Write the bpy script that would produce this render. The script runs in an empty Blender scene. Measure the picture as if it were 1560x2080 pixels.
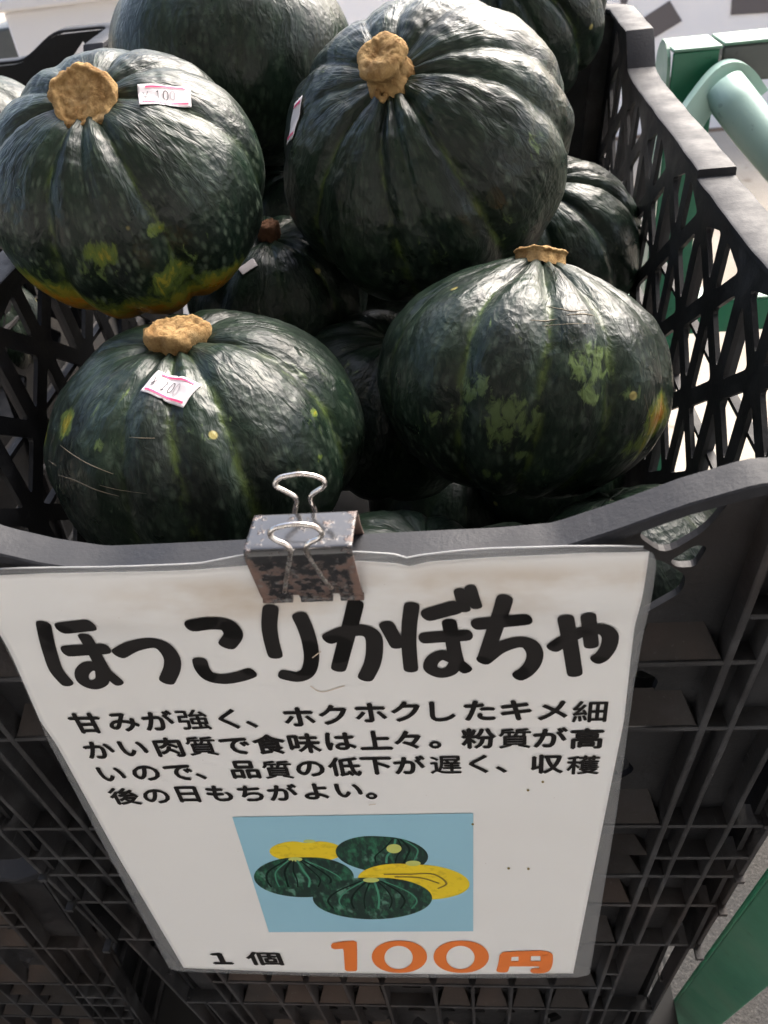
import bpy, bmesh, math, random
from mathutils import Vector, Matrix, noise
from mathutils.geometry import tessellate_polygon
from mathutils.bvhtree import BVHTree
random.seed(7)
MM = 0.001
scene = bpy.context.scene
COL = scene.collection

# ------------------------------------------------------------------ camera
cam_loc = Vector((62.204, -183.812, 463.978))
c_right = Vector((0.99354, 0.05285, -0.10040))
c_down = Vector((-0.04443, -0.63299, -0.77289))
c_fwd = Vector((-0.10440, 0.77236, -0.62655))
cd = bpy.data.cameras.new('camera')
cam = bpy.data.objects.new('camera', cd)
COL.objects.link(cam)
cd.sensor_fit = 'VERTICAL'; cd.sensor_height = 24.0; cd.lens = 24.0 * 1664 / 2080
cd.clip_start = 0.01; cd.clip_end = 200
cam.matrix_world = Matrix.Translation(cam_loc * MM) @ Matrix((
    (c_right.x, -c_down.x, -c_fwd.x), (c_right.y, -c_down.y, -c_fwd.y), (c_right.z, -c_down.z, -c_fwd.z))).to_4x4()
cd.dof.use_dof = True; cd.dof.focus_distance = 0.36; cd.dof.aperture_fstop = 15
scene.camera = cam
def ray(u, v):
    return (c_right * ((u - 780) / 1664) + c_down * ((v - 1040) / 1664) + c_fwd)
def on_y(u, v, Y):
    d = ray(u, v); return cam_loc + d * ((Y - cam_loc.y) / d.y)

# ------------------------------------------------------------------ light
SUN_EL, SUN_AZ = math.radians(44), math.radians(32)      # azimuth measured from +Y towards +X
w = bpy.data.worlds.new('World'); scene.world = w; w.use_nodes = True
nt = w.node_tree; bg = nt.nodes['Background']
sky = nt.nodes.new('ShaderNodeTexSky'); sky.sky_type = 'NISHITA'; sky.sun_disc = False
sky.sun_elevation = SUN_EL; sky.sun_rotation = SUN_AZ
sky.air_density = 1.0; sky.dust_density = 6.0; sky.ozone_density = 1.0
hs = nt.nodes.new('ShaderNodeHueSaturation'); hs.inputs['Saturation'].default_value = 0.95
nt.links.new(sky.outputs[0], hs.inputs['Color']); nt.links.new(hs.outputs[0], bg.inputs[0])
bg.inputs[1].default_value = 0.13
sl = bpy.data.lights.new('sun', 'SUN'); sl.energy = 1.5; sl.angle = math.radians(45); sl.color = (1, .985, .975)
so = bpy.data.objects.new('sun', sl); COL.objects.link(so)
sdir = Vector((math.sin(SUN_AZ) * math.cos(SUN_EL), math.cos(SUN_AZ) * math.cos(SUN_EL), math.sin(SUN_EL)))
so.rotation_euler = sdir.to_track_quat('Z', 'Y').to_euler()
so.location = (0, 0, 3)
scene.view_settings.view_transform = 'Standard'; scene.view_settings.look = 'None'
scene.view_settings.exposure = 1.75; scene.view_settings.gamma = 1
scene.cycles.max_bounces = 8

# ------------------------------------------------------------------ materials
def mat(name, col=(.5, .5, .5), rough=.5, spec=.5, metal=0.0, coat=0.0):
    m = bpy.data.materials.new(name); m.use_nodes = True
    b = m.node_tree.nodes['Principled BSDF']
    b.inputs['Base Color'].default_value = (*col, 1); b.inputs['Roughness'].default_value = rough
    b.inputs['Specular IOR Level'].default_value = spec; b.inputs['Metallic'].default_value = metal
    b.inputs['Coat Weight'].default_value = coat; b.inputs['Coat Roughness'].default_value = .08
    return m
class N:
    """tiny node-graph helper"""
    def __init__(s, m): s.t = m.node_tree; s.b = s.t.nodes['Principled BSDF']
    def new(s, typ, **kw):
        n = s.t.nodes.new(typ)
        for k, v in kw.items():
            if k in n.inputs: n.inputs[k].default_value = v
            else: setattr(n, k, v)
        return n
    def l(s, a, b): s.t.links.new(a, b)
    def coord(s, kind='Object'): return s.new('ShaderNodeTexCoord').outputs[kind]
    def mapping(s, src, scale=(1, 1, 1), loc=(0, 0, 0)):
        n = s.new('ShaderNodeMapping'); n.inputs['Scale'].default_value = scale; n.inputs['Location'].default_value = loc
        s.l(src, n.inputs['Vector']); return n.outputs[0]
    def noise(s, src, scale, detail=4, rough=.55, dist=0):
        n = s.new('ShaderNodeTexNoise'); n.inputs['Scale'].default_value = scale; n.inputs['Detail'].default_value = detail
        n.inputs['Roughness'].default_value = rough; n.inputs['Distortion'].default_value = dist
        s.l(src, n.inputs['Vector']); return n.outputs['Fac']
    def voro(s, src, scale, feature='F1'):
        n = s.new('ShaderNodeTexVoronoi'); n.inputs['Scale'].default_value = scale; n.feature = feature
        s.l(src, n.inputs['Vector']); return n.outputs['Distance']
    def ramp(s, src, lo, hi, a=0.0, b=1.0):
        n = s.new('ShaderNodeMapRange'); n.inputs['From Min'].default_value = lo; n.inputs['From Max'].default_value = hi
        n.inputs['To Min'].default_value = a; n.inputs['To Max'].default_value = b; n.interpolation_type = 'SMOOTHSTEP'
        s.l(src, n.inputs['Value']); return n.outputs[0]
    def math(s, op, a, b=None):
        n = s.new('ShaderNodeMath', operation=op)
        for i, q in enumerate((a, b)):
            if q is None: continue
            if isinstance(q, (int, float)): n.inputs[i].default_value = q
            else: s.l(q, n.inputs[i])
        return n.outputs[0]
    def mix(s, f, a, b):
        n = s.new('ShaderNodeMix', data_type='RGBA')
        for sock, q in ((n.inputs[0], f), (n.inputs[6], a), (n.inputs[7], b)):
            if isinstance(q, (int, float)): sock.default_value = q
            elif isinstance(q, tuple): sock.default_value = (*q, 1)
            else: s.l(q, sock)
        return n.outputs[2]
    def attr(s, name, out='Fac'): return s.new('ShaderNodeAttribute', attribute_name=name).outputs[out]
    def color(s, c): s.l(c, s.b.inputs['Base Color'])
    def rough(s, r): s.l(r, s.b.inputs['Roughness'])
    def bump(s, h, strength=.5, dist=.001):
        n = s.new('ShaderNodeBump'); n.inputs['Strength'].default_value = strength; n.inputs['Distance'].default_value = dist
        s.l(h, n.inputs['Height']); s.l(n.outputs[0], s.b.inputs['Normal'])

# pumpkin skin
M_skin = mat('pumpkin_skin', rough=.4, spec=.33)
g = N(M_skin)
mer = g.attr('mer', 'Vector'); ob = g.coord('Object')
rnd = g.new('ShaderNodeObjectInfo').outputs['Random']
off = g.new('ShaderNodeVectorMath', operation='ADD'); g.l(mer, off.inputs[0])
sc_ = g.new('ShaderNodeVectorMath', operation='SCALE'); sc_.inputs[0].default_value = (7, 3, 5); g.l(rnd, sc_.inputs['Scale']); g.l(sc_.outputs[0], off.inputs[1])
mer2 = off.outputs[0]
broad = g.ramp(g.noise(mer2, 2.2, 4), .35, .68)
c = g.mix(broad, (.006, .0115, .008), (.011, .024, .0145))
mid = g.ramp(g.noise(mer2, 7, 5, .6, .4), .48, .72)
c = g.mix(g.math('MULTIPLY', mid, .55), c, (.034, .056, .036))
# bloom: dull grey wax in patches
bloom = g.ramp(g.noise(ob, 28, 4), .45, .75)
c = g.mix(g.math('ADD', g.math('MULTIPLY', bloom, .32), .02), c, (.042, .050, .050))
# specks
v = g.voro(mer2, 15)
warp = g.noise(mer2, 11, 3)
sp = g.ramp(g.math('ADD', v, g.math('MULTIPLY', warp, .9)), .42, .96, 1, 0)
sp = g.math('MULTIPLY', sp, g.ramp(g.noise(mer2, 4.5, 3), .36, .56, .3, 1))
c = g.mix(g.math('MULTIPLY', sp, g.attr('speck')), c, (.125, .165, .12))
# pale green ground mottling low on the fruit
st = g.math('MULTIPLY', g.attr('stripe'), g.ramp(g.noise(mer2, 9, 5, .65), .40, .62))
c = g.mix(g.math('MULTIPLY', st, .8), c, (.085, .125, .03))
lime = g.ramp(g.math('ADD', g.attr('lime'), g.math('MULTIPLY', g.math('SUBTRACT', g.noise(mer2, 13, 5, .62, .8), .5), 3.0)), .52, .98)
c = g.mix(g.math('MULTIPLY', lime, .85), c, (.105, .155, .055))
pt = g.math('ADD', g.attr('patch'), g.math('MULTIPLY', g.math('SUBTRACT', g.noise(mer2, 8, 6, .66, .6), .5), 1.7))
c = g.mix(g.ramp(pt, .25, .5, 0, .85), c, (.12, .17, .035))
c = g.mix(g.ramp(pt, .52, .74, 0, .9), c, (.30, .26, .03))
c = g.mix(g.ramp(pt, .84, 1.06, 0, .95), c, (.46, .20, .02))
# tan flecks
fl = g.ramp(g.voro(ob, 42), .06, .10, 1, 0)
c = g.mix(g.math('MULTIPLY', fl, g.ramp(g.noise(ob, 17, 1), .58, .62)), c, (.30, .26, .09))
g.color(c)
rg = g.ramp(g.noise(ob, 60, 3), .3, .7, .27, .42)
g.rough(rg)
h1 = g.noise(ob, 120, 3, .5, .8)
h2 = g.noise(mer2, 11, 3, .5, 1.0)
h3 = g.voro(ob, 330)
g.bump(g.math('ADD', g.math('ADD', g.math('MULTIPLY', h1, .38), g.math('MULTIPLY', h2, 1.2)), g.math('MULTIPLY', g.math('MULTIPLY', h3, g.ramp(g.noise(ob, 30, 2), .4, .65)), .45)), .34, .0022)

M_stem = mat('corky_stem', rough=.85, spec=.2)
g = N(M_stem); ob = g.coord()
a = g.noise(ob, 150, 6, .65, .3)
c = g.mix(g.ramp(a, .3, .7), (.23, .125, .045), (.50, .33, .145))
c = g.mix(g.ramp(g.noise(ob, 60, 3), .55, .75, 0, .6), c, (.62, .46, .25))
c = g.mix(g.ramp(g.voro(ob, 260), .0, .12, .8, 0), c, (.09, .05, .025))
g.color(c); g.bump(g.noise(ob, 420, 6, .7), .9, .0022)
M_stem_dry = mat('old_stem', (.16, .075, .04), .9, .2)
g = N(M_stem_dry); ob = g.coord(); a = g.noise(ob, 300, 5)
g.color(g.mix(a, (.06, .03, .018), (.22, .11, .06))); g.bump(a, .8, .002)
M_scar = mat('scar', (.19, .165, .12), .7, .3)

# black crate plastic with dust and mud
def plastic(name, base, dust, mud, rough):
    m = mat(name, base, rough, .5); g = N(m); ob = g.coord()
    geo = g.new('ShaderNodeNewGeometry')
    wp = g.mapping(geo.outputs['Position'], (1, 1, 1))
    n1 = g.noise(wp, 35, 6, .65); n2 = g.noise(wp, 9, 4)
    d = g.math('MULTIPLY', g.ramp(n1, .42, .75), dust)
    c = g.mix(d, base, (.11, .115, .125))
    md = g.math('MULTIPLY', g.ramp(n2, .45, .7), mud)
    c = g.mix(md, c, (.055, .036, .027))
    sx = g.new('ShaderNodeMapping'); sx.inputs['Scale'].default_value = (1, .18, 1); g.l(wp, sx.inputs['Vector'])
    scr = g.ramp(g.noise(sx.outputs[0], 420, 3, .7), .62, .74, 0, .3)
    c = g.mix(g.math('MULTIPLY', scr, dust), c, (.32, .33, .35))
    g.color(c); g.rough(g.ramp(n1, .3, .8, rough - .08, rough + .25))
    g.b.inputs['Specular IOR Level'].default_value = .32
    g.bump(g.noise(wp, 500, 4, .7), .35, .0006)
    return m
M_rim = plastic('crate_rim_plastic', (.010, .0115, .016), .16, .05, .56)
M_wall = plastic('crate_wall_plastic', (.007, .0075, .009), .16, .12, .5)  # darker than the ribs, recess shade put into the base colour
M_rib = plastic('crate_rib_plastic', (.021, .021, .023), .45, .30, .55)
M_mud = plastic('muddy_crate_plastic', (.014, .011, .010), .25, .75, .7)

# paper, film, print
M_paper = mat('paper', (.79, .80, .80), .45, .4, coat=.15)
g = N(M_paper); ob = g.coord()
sep = g.new('ShaderNodeSeparateXYZ'); g.l(ob, sep.inputs[0]); X, Z = sep.outputs[0], sep.outputs[2]
# brown damp stain in a band below the top edge, by the clip
band = g.math('MULTIPLY', g.ramp(Z, .265, .283), g.ramp(Z, .288, .296, 1, 0))
side = g.ramp(X, -.085, -.02)
st = g.math('MULTIPLY', g.math('MULTIPLY', band, g.ramp(g.noise(g.mapping(ob, (1, 1, 2.2)), 22, 4), .30, .70)), side)
c = g.mix(g.math('MULTIPLY', st, .75), (.79, .80, .80), (.50, .40, .29))
c = g.mix(g.ramp(g.voro(ob, 95), .012, .022, .7, 0), c, (.30, .22, .16))
c = g.mix(g.ramp(g.noise(g.mapping(ob, (1, 1, 1)), 9, 3), .4, .8, 0, .22), c, (.66, .63, .59))
g.color(c); g.bump(g.noise(ob, 22, 2), .25, .0018)
M_film = mat('laminate_film', (.30, .31, .32), .22, .6)
M_film.node_tree.nodes['Principled BSDF'].inputs['Alpha'].default_value = .42
M_edge = mat('laminate_edge', (.55, .56, .57), .25, .6)
M_edge.node_tree.nodes['Principled BSDF'].inputs['Alpha'].default_value = .7
M_ink = mat('black_ink', (.008, .008, .008), .35, .15)
g = N(M_ink); ob = g.coord()
g.color(g.mix(g.ramp(g.voro(ob, 55), .35, .42, 0, .6), (.008, .0075, .0075), (.03, .028, .028)))  # grey cells paint reflections into the black strokes
M_ink2 = mat('text_ink', (.013, .012, .012), .4, .15)
M_orange = mat('orange_ink', (.80, .20, .035), .4, .5, coat=.1)
M_blue = mat('picture_blue', (.30, .55, .69), .4, .5, coat=.1)
M_yel = mat('print_yellow', (.80, .60, .02), .4, .5, coat=.1)
g = N(M_yel); ob = g.coord()
g.color(g.mix(g.ramp(g.noise(ob, 260, 3), .5, .7, 0, .5), (.80, .60, .02), (.50, .36, .02)))
M_pgreen = mat('print_green', (.01, .05, .03), .4, .5, coat=.1)
g = N(M_pgreen); ob = g.coord()
a = g.noise(g.mapping(ob, (1, 1, .35)), 420, 4, .6)
c = g.mix(g.ramp(a, .45, .8), (.006, .026, .020), (.03, .19, .10))
g.color(g.mix(g.ramp(g.noise(g.mapping(ob, (1, 1, .5)), 170, 3), .56, .72, 0, .7), c, (.14, .34, .25)))
M_plime = mat('print_lime', (.52, .58, .16), .4, .5, coat=.1)
M_brown = mat('print_brown', (.20, .15, .03), .4, .5, coat=.1)
M_tag = mat('sticker_white', (.74, .70, .72), .5, .4)
M_pink = mat('sticker_pink', (.75, .07, .20), .5, .4)
M_tagink = mat('sticker_ink', (.06, .055, .06), .5, .4)
M_tagfade = mat('sticker_ink_faded', (.42, .38, .40), .5, .4)

M_wire = mat('nickel_wire', (.74, .70, .66), .22, .5, 1.0)
g = N(M_wire); ob = g.coord()
g.color(g.mix(g.ramp(g.noise(ob, 260, 4), .45, .75, 0, .8), (.76, .73, .70), (.42, .30, .24)))
g.rough(g.ramp(g.noise(ob, 420, 3), .4, .7, .16, .42))
M_clip = mat('clip_enamel', (.02, .02, .022), .22, 1.0)
g = N(M_clip); ob = g.coord()
sep = g.new('ShaderNodeSeparateXYZ'); g.l(ob, sep.inputs[0])
low = g.ramp(sep.outputs[2], .016, .023, 1, 0)               # rust eats the lower jaw
edge = g.math('MULTIPLY', g.ramp(g.math('ABSOLUTE', sep.outputs[0]), .0125, .0158), g.ramp(sep.outputs[2], .019, .0245, 1, .35))
nz = g.noise(ob, 330, 5, .65); nb = g.voro(ob, 260)
f = g.ramp(g.math('ADD', g.math('ADD', g.math('MULTIPLY', low, .12), g.math('MULTIPLY', edge, .40)), g.math('MULTIPLY', nz, .95)), .52, .80)
rust = g.mix(nz, (.06, .035, .027), (.22, .13, .10))
c = g.mix(f, (.022, .023, .026), rust)
blist = g.math('MULTIPLY', g.math('MULTIPLY', g.ramp(nb, .15, .3, 1, 0), low), .6)
c = g.mix(blist, c, (.17, .17, .17))
g.color(c); g.rough(g.ramp(f, 0, 1, .16, .75)); g.bump(g.math('ADD', g.math('MULTIPLY', nz, f), g.math('MULTIPLY', f, .6)), .5, .0005)

def painted(name, col, dirt=.25):
    m = mat(name, col, .38, .5); g = N(m); ob = g.coord()
    n1 = g.noise(ob, 14, 5, .6)
    c = g.mix(g.ramp(n1, .45, .8, 0, dirt), col, (.25, .24, .20))
    c = g.mix(g.ramp(g.noise(ob, 90, 3), .66, .72, 0, .5), c, tuple(q * .5 for q in col))
    g.color(c); g.rough(g.ramp(n1, .3, .7, .3, .55)); g.bump(g.noise(ob, 160, 3), .15, .001)
    return m
M_green = painted('green_paint', (.012, .165, .085))
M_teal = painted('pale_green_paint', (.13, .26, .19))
M_tube = painted('worn_pale_green_tube', (.34, .50, .43), .2)
M_steel = painted('grey_steel', (.09, .10, .10))
M_board = mat('white_board', (.80, .78, .76), .5, .3)
g = N(M_board); ob = g.coord()
g.color(g.mix(g.ramp(g.noise(g.mapping(ob, (1, 1, .15)), 3, 4), .45, .8, 0, .3), (.86, .84, .83), (.76, .74, .72)))
M_grey = mat('grey_vinyl', (.12, .105, .105), .5, .4)
M_base = mat('rusty_plinth', (.22, .16, .12), .8, .2)
M_ground = mat('pale_concrete', (.5, .45, .38), .9, .2)
g = N(M_ground); ob = g.coord()
c = g.mix(g.ramp(g.noise(ob, 1.3, 6, .6), .35, .7), (.44, .39, .32), (.33, .285, .225))
c = g.mix(g.ramp(g.noise(ob, 5, 6, .7), .60, .72, 0, .55), c, (.16, .12, .09))
c = g.mix(g.ramp(g.noise(ob, 130, 2), .6, .75, 0, .3), c, (.22, .19, .16))
g.color(c); g.bump(g.noise(ob, 70, 6, .7), .5, .006)

# ------------------------------------------------------------------ mesh helpers (all input in mm)
def mesh_obj(name, verts, faces, m=None, parent=None, smooth=False, loc=(0, 0, 0)):
    me = bpy.data.meshes.new(name)
    me.from_pydata([(v[0] * MM, v[1] * MM, v[2] * MM) for v in verts], [], faces)
    me.validate(); me.update()
    if m: me.materials.append(m)
    if smooth:
        me.polygons.foreach_set('use_smooth', [True] * len(me.polygons))
    o = bpy.data.objects.new(name, me); COL.objects.link(o)
    o.location = Vector(loc) * MM
    if parent: o.parent = parent
    return o
def thing(name, label, cat, loc=(0, 0, 0), group=None):
    o = bpy.data.objects.new(name, None); COL.objects.link(o); o.location = Vector(loc) * MM
    o.empty_display_size = .05
    o['label'] = label; o['category'] = cat
    if group: o['group'] = group
    return o
def tag(o, label, cat=None, group=None, kind=None):
    if label: o['label'] = label
    if cat: o['category'] = cat
    if group: o['group'] = group
    if kind: o['kind'] = kind
    return o
class MB:
    def __init__(s): s.v = []; s.f = []
    def add(s, vs, fs):
        k = len(s.v); s.v += [tuple(q) for q in vs]; s.f += [tuple(i + k for i in f) for f in fs]; return s
    def hexa(s, p):   # 8 corners: bottom 4 (ccw), top 4
        return s.add(p, [(3, 2, 1, 0), (4, 5, 6, 7), (0, 1, 5, 4), (1, 2, 6, 5), (2, 3, 7, 6), (3, 0, 4, 7)])
    def box(s, x0, x1, y0, y1, z0, z1):
        return s.hexa([(x0, y0, z0), (x1, y0, z0), (x1, y1, z0), (x0, y1, z0), (x0, y0, z1), (x1, y0, z1), (x1, y1, z1), (x0, y1, z1)])
    def bar(s, a, b, wdt, hgt, up=(0, 0, 1)):
        a, b, up = Vector(a), Vector(b), Vector(up); d = (b - a).normalized(); sx = d.cross(up).normalized(); uz = sx.cross(d)
        ps = []
        for q in (a, b):
            for i, j in ((-1, -1), (1, -1), (1, 1), (-1, 1)): ps.append(q + sx * i * wdt / 2 + uz * j * hgt / 2)
        return s.add(ps, [(0, 1, 2, 3), (7, 6, 5, 4), (0, 4, 5, 1), (1, 5, 6, 2), (2, 6, 7, 3), (3, 7, 4, 0)])
    def tube(s, pts, r, n=12, flat=1.0, cap=True):
        pts = [Vector(p) for p in pts]; rings = []
        t0 = (pts[1] - pts[0]).normalized(); up = Vector((0, 1, 0)) if abs(t0.y) < .9 else Vector((1, 0, 0))
        nrm = t0.cross(up).normalized()
        k = len(s.v)
        for i, p in enumerate(pts):
            t = (pts[min(i + 1, len(pts) - 1)] - pts[max(i - 1, 0)]).normalized()
            nrm = (nrm - t * nrm.dot(t)).normalized(); b = t.cross(nrm)
            rr = r[i] if isinstance(r, (list, tuple)) else r
            for j in range(n):
                a = 2 * math.pi * j / n
                s.v.append(tuple(p + nrm * math.cos(a) * rr + b * math.sin(a) * rr * flat))
        for i in range(len(pts) - 1):
            for j in range(n):
                a, b_ = k + i * n + j, k + i * n + (j + 1) % n
                s.f.append((a, b_, b_ + n, a + n))
        if cap:
            s.f.append(tuple(k + j for j in reversed(range(n)))); s.f.append(tuple(k + (len(pts) - 1) * n + j for j in range(n)))
        return s
    def build(s, name, m, parent=None, smooth=False, loc=(0, 0, 0), bevel=0):
        o = mesh_obj(name, s.v, s.f, m, parent, smooth, loc)
        if bevel:
            bv = o.modifiers.new('bevel', 'BEVEL'); bv.width = bevel * MM; bv.segments = 2; bv.limit_method = 'ANGLE'
            for p in o.data.polygons: p.use_smooth = True
            o.data.set_sharp_from_angle(angle=math.radians(40))
        return o
def smooth_path(pts, n=6):
    """Catmull-Rom through the points"""
    P = [Vector(p) for p in pts]; out = []
    for i in range(len(P) - 1):
        a, b, c, d = P[max(i - 1, 0)], P[i], P[i + 1], P[min(i + 2, len(P) - 1)]
        for k in range(n):
            t = k / n
            out.append(.5 * ((2 * b) + (c - a) * t + (2 * a - 5 * b + 4 * c - d) * t * t + (3 * b - a - 3 * c + d) * t ** 3))
    out.append(P[-1]); return out
def round_poly(pts, r, n=4):
    out = []; L = len(pts)
    for i in range(L):
        p, a, b = Vector(pts[i]), Vector(pts[i - 1]), Vector(pts[(i + 1) % L])
        da, db = (a - p), (b - p); rr = min(r, da.length * .45, db.length * .45)
        q0, q1 = p + da.normalized() * rr, p + db.normalized() * rr
        for k in range(n + 1):
            t = k / n; out.append((1 - t) ** 2 * q0 + 2 * t * (1 - t) * p + t * t * q1)
    return out
def panel(outer, holes, thick, fn):
    """flat plate with holes; 2-D outlines mapped by fn(u, v, depth) -> xyz"""
    mb = MB(); loops = [[Vector((p[0], p[1], 0)) for p in outer]] + [[Vector((p[0], p[1], 0)) for p in h] for h in holes]
    flat = [p for lp in loops for p in lp]; n = len(flat)
    tr = tessellate_polygon(loops)
    vs = [fn(p.x, p.y, 0) for p in flat] + [fn(p.x, p.y, thick) for p in flat]
    fs = [tuple(t) for t in tr] + [tuple(i + n for i in reversed(t)) for t in tr]
    k = 0
    for lp in loops:
        m_ = len(lp)
        for i in range(m_):
            a, b = k + i, k + (i + 1) % m_; fs.append((a, b, b + n, a + n))
        k += m_
    mb.add(vs, fs); return mb
def lerp_list(tab, x):
    if x <= tab[0][0]: return tab[0][1]
    for (a, va), (b, vb) in zip(tab, tab[1:]):
        if x <= b:
            t = (x - a) / (b - a); t = t * t * (3 - 2 * t); return va + (vb - va) * t
    return tab[-1][1]

# ------------------------------------------------------------------ setting
s_ = 30000
gnd = mesh_obj('ground', [(-s_, -s_, -700), (s_, -s_, -700), (s_, s_, -700), (-s_, s_, -700)], [(0, 1, 2, 3)], M_ground); tag(gnd, None, kind='structure')

M_darkgnd = mat('bounce_cut_dark', (.05, .05, .05), .85, .3)  # dark colour for the sheet that cuts ground bounce
g = N(M_darkgnd); ob = g.coord()
c = g.mix(g.ramp(g.noise(ob, 260, 3), .5, .75), (.04, .039, .038), (.10, .095, .09))
g.color(g.mix(g.ramp(g.noise(ob, 3, 5), .5, .8, 0, .6), c, (.075, .065, .05))); g.bump(g.noise(ob, 300, 4), .8, .004)
pv = mesh_obj('added_dark_ground', [(-6000, -1705, -696), (6000, -1705, -696), (6000, 950, -696), (-6000, 950, -696)], [(0, 1, 2, 3)], M_darkgnd); tag(pv, None, kind='structure')  # dark sheet added to cut light bouncing onto sign and crate front

# ------------------------------------------------------------------ the crates
CX = 8.0
def wx(off, z): return CX + off * (1 - .00042 * (320 - z))        # taper towards the bottom
FRONT_Z = [(-200, 317), (-110, 317.3), (-88, 304), (-74, 298.5), (-58, 294.5), (-40, 294.5), (70, 295.2), (88, 296.3), (104, 302.5), (124, 311.5), (142, 317.3), (210, 317.5)]
def front_top(x):
    z = FRONT_Z
    if x <= z[0][0]: return z[0][1]
    for (a, va), (b, vb) in zip(z, z[1:]):
        if x <= b: return va + (vb - va) * (x - a) / (b - a)
    return z[-1][1]
SIDE_Z = [(0, 317.5), (60, 313), (200, 308), (284, 308.5), (284.5, 312.5), (480, 315), (503, 318), (520, 341), (622, 345)]
def side_top(y): 
    z = SIDE_Z
    for (a, va), (b, vb) in zip(z, z[1:]):
        if y <= b: return va + (vb - va) * (y - a) / (b - a)
    return z[-1][1]
BACK_Z = [(-200, 345), (-120, 345), (-60, 322), (80, 322), (140, 345), (215, 345)]
Y0, Y1 = 1.5, 622.0
HZ = [235, 195, 119, 89, 70, 37, -14]
def make_crate(label, loc, front_detail=True):
    t = thing('harvest_crate', label, 'crate', loc, 'black plastic harvest crates')
    WI = 182      # half width of inner skin at the rim
    # ---- rim: lip swept round the opening
    path = []      # (x, y, z, outward normal)
    def dens(a, b, n): return [a + (b - a) * i / n for i in range(n + 1)]
    xr, xl = CX + 185, CX - 185
    R_ = 16
    for x in dens(xl + R_, xr - R_, 90): path.append((x, Y0 + 13, front_top(x), (0, -1)))
    for k in range(1, 6):
        a = -math.pi / 2 + k * math.pi / 12; path.append((xr - R_ + R_ * math.cos(a), Y0 + 13 + R_ + R_ * math.sin(a), side_top(0), (math.cos(a), math.sin(a))))
    for y in dens(Y0 + 13 + R_, 283.9, 30) + [284.1, 284.6] + dens(300, Y1 - 15 - R_, 50): path.append((xr, y, side_top(y), (1, 0)))
    for k in range(1, 6):
        a = k * math.pi / 12; path.append((xr - R_ + R_ * math.cos(a), Y1 - 15 - R_ + R_ * math.sin(a), 345, (math.cos(a), math.sin(a))))
    for x in dens(xr - R_, xl + R_, 50): path.append((x, Y1 - 15, lerp_list(BACK_Z, x), (0, 1)))
    for k in range(1, 6):
        a = math.pi / 2 + k * math.pi / 12; path.append((xl + R_ + R_ * math.cos(a), Y1 - 15 - R_ + R_ * math.sin(a), 345, (math.cos(a), math.sin(a))))
    for y in reversed(dens(Y0 + 13 + R_, 283.9, 30) + [284.1, 284.6] + dens(300, Y1 - 15 - R_, 50)): path.append((xl, y, side_top(y), (-1, 0)))
    for k in range(1, 6):
        a = math.pi + k * math.pi / 12; path.append((xl + R_ + R_ * math.cos(a), Y0 + 13 + R_ + R_ * math.sin(a), side_top(0), (math.cos(a), math.sin(a))))
    prof_f = [(0, -3), (0, -.6), (.6, 0), (12.4, 0), (13, -.6), (13, -4.2), (12.2, -4.2), (12.0, -3)]
    mb = MB(); L = len(path); n = len(prof_f)
    for i, (x, y, z, nm) in enumerate(path):
        wd = 1.0 if abs(nm[0]) < .1 and nm[1] < 0 else (1.06 + .50 * min(1, abs(nm[0]) + max(nm[1], 0)))
        wob = .5 * noise.noise(Vector((x * .05, y * .05, 0)))
        for (o_, dz) in prof_f:
            mb.v.append((x + nm[0] * o_ * wd + wob * nm[0], y + nm[1] * o_ * wd, z + dz + .3 * noise.noise(Vector((x * .03, y * .03, 4)))))
    for i in range(L):
        for j in range(n):
            a, b = i * n + j, i * n + (j + 1) % n; c_, d_ = ((i + 1) % L) * n + (j + 1) % n, ((i + 1) % L) * n + j
            mb.f.append((a, b, c_, d_))
    rim = mb.build('rim', M_rim, t)
    for p in rim.data.polygons: p.use_smooth = True
    rim.data.set_sharp_from_angle(angle=math.radians(35))
    # ---- skins with triangular openings
    def lattice_holes(u0, u1, v0, v1, pu=40.0, pv=62.0, mar=6.0, r=4.0, topf=None):
        hs_ = []
        nu = int((u1 - u0) // pu)
        for i in range(nu):
            ua = u0 + i * pu + mar; ub = ua + pu - 2 * mar + 1
            j = 0; v = v0 - (pv / 2 if i % 2 else 0)
            while v < v1:
                for tri in ([(ua, v + mar * 1.5), (ua, v + pv - mar * 1.5), (ub - 4, v + pv / 2)], [(ub, v + pv / 2 + mar * 1.5), (ub, v + 1.5 * pv - mar * 1.5), (ua + 4, v + pv)]):
                    lim = (topf(tri[1][0]) if topf else v1) - 10
                    if topf and tri[1][1] > lim and tri[2][1] < lim - 4 and lim - tri[0][1] > 18: tri = [tri[0], (tri[1][0], lim), tri[2]]
                    ok = all(v0 + 3 < q[1] < (topf(q[0]) if topf else v1) - 9 for q in tri)
                    if ok: hs_.append(round_poly([Vector((q[0], q[1], 0)) for q in tri], r))
                v += pv
        return hs_
    # front skin (recessed behind the ribs)
    outer = [(-WI, -14), (WI, -14)] + [(x - CX, front_top(x) - 3) for x in dens(CX + WI, CX - WI, 60)]
    fh = []
    if front_detail:
        for sx in (1, -1):
            for poly, r in (([(107, 290), (111, 296), (126, 300), (133, 304), (128, 291), (117, 281)], 5), ([(119, 278), (126, 285), (130, 284), (128, 275), (122, 275)], 2),
                            ([(98, 262), (107, 281), (116, 279), (126, 271), (126, 263), (112, 250), (101, 250)], 4), ([(112, 205), (125, 203), (127, 215), (118, 222)], 3), 
                            ([(108, 150), (118, 140), (128, 152), (120, 165)], 4), ([(98, 172), (104, 160), (112, 176), (104, 186)], 3)):
                fh.append(round_poly([Vector((sx * a, b, 0)) for a, b in poly], r))
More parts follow.
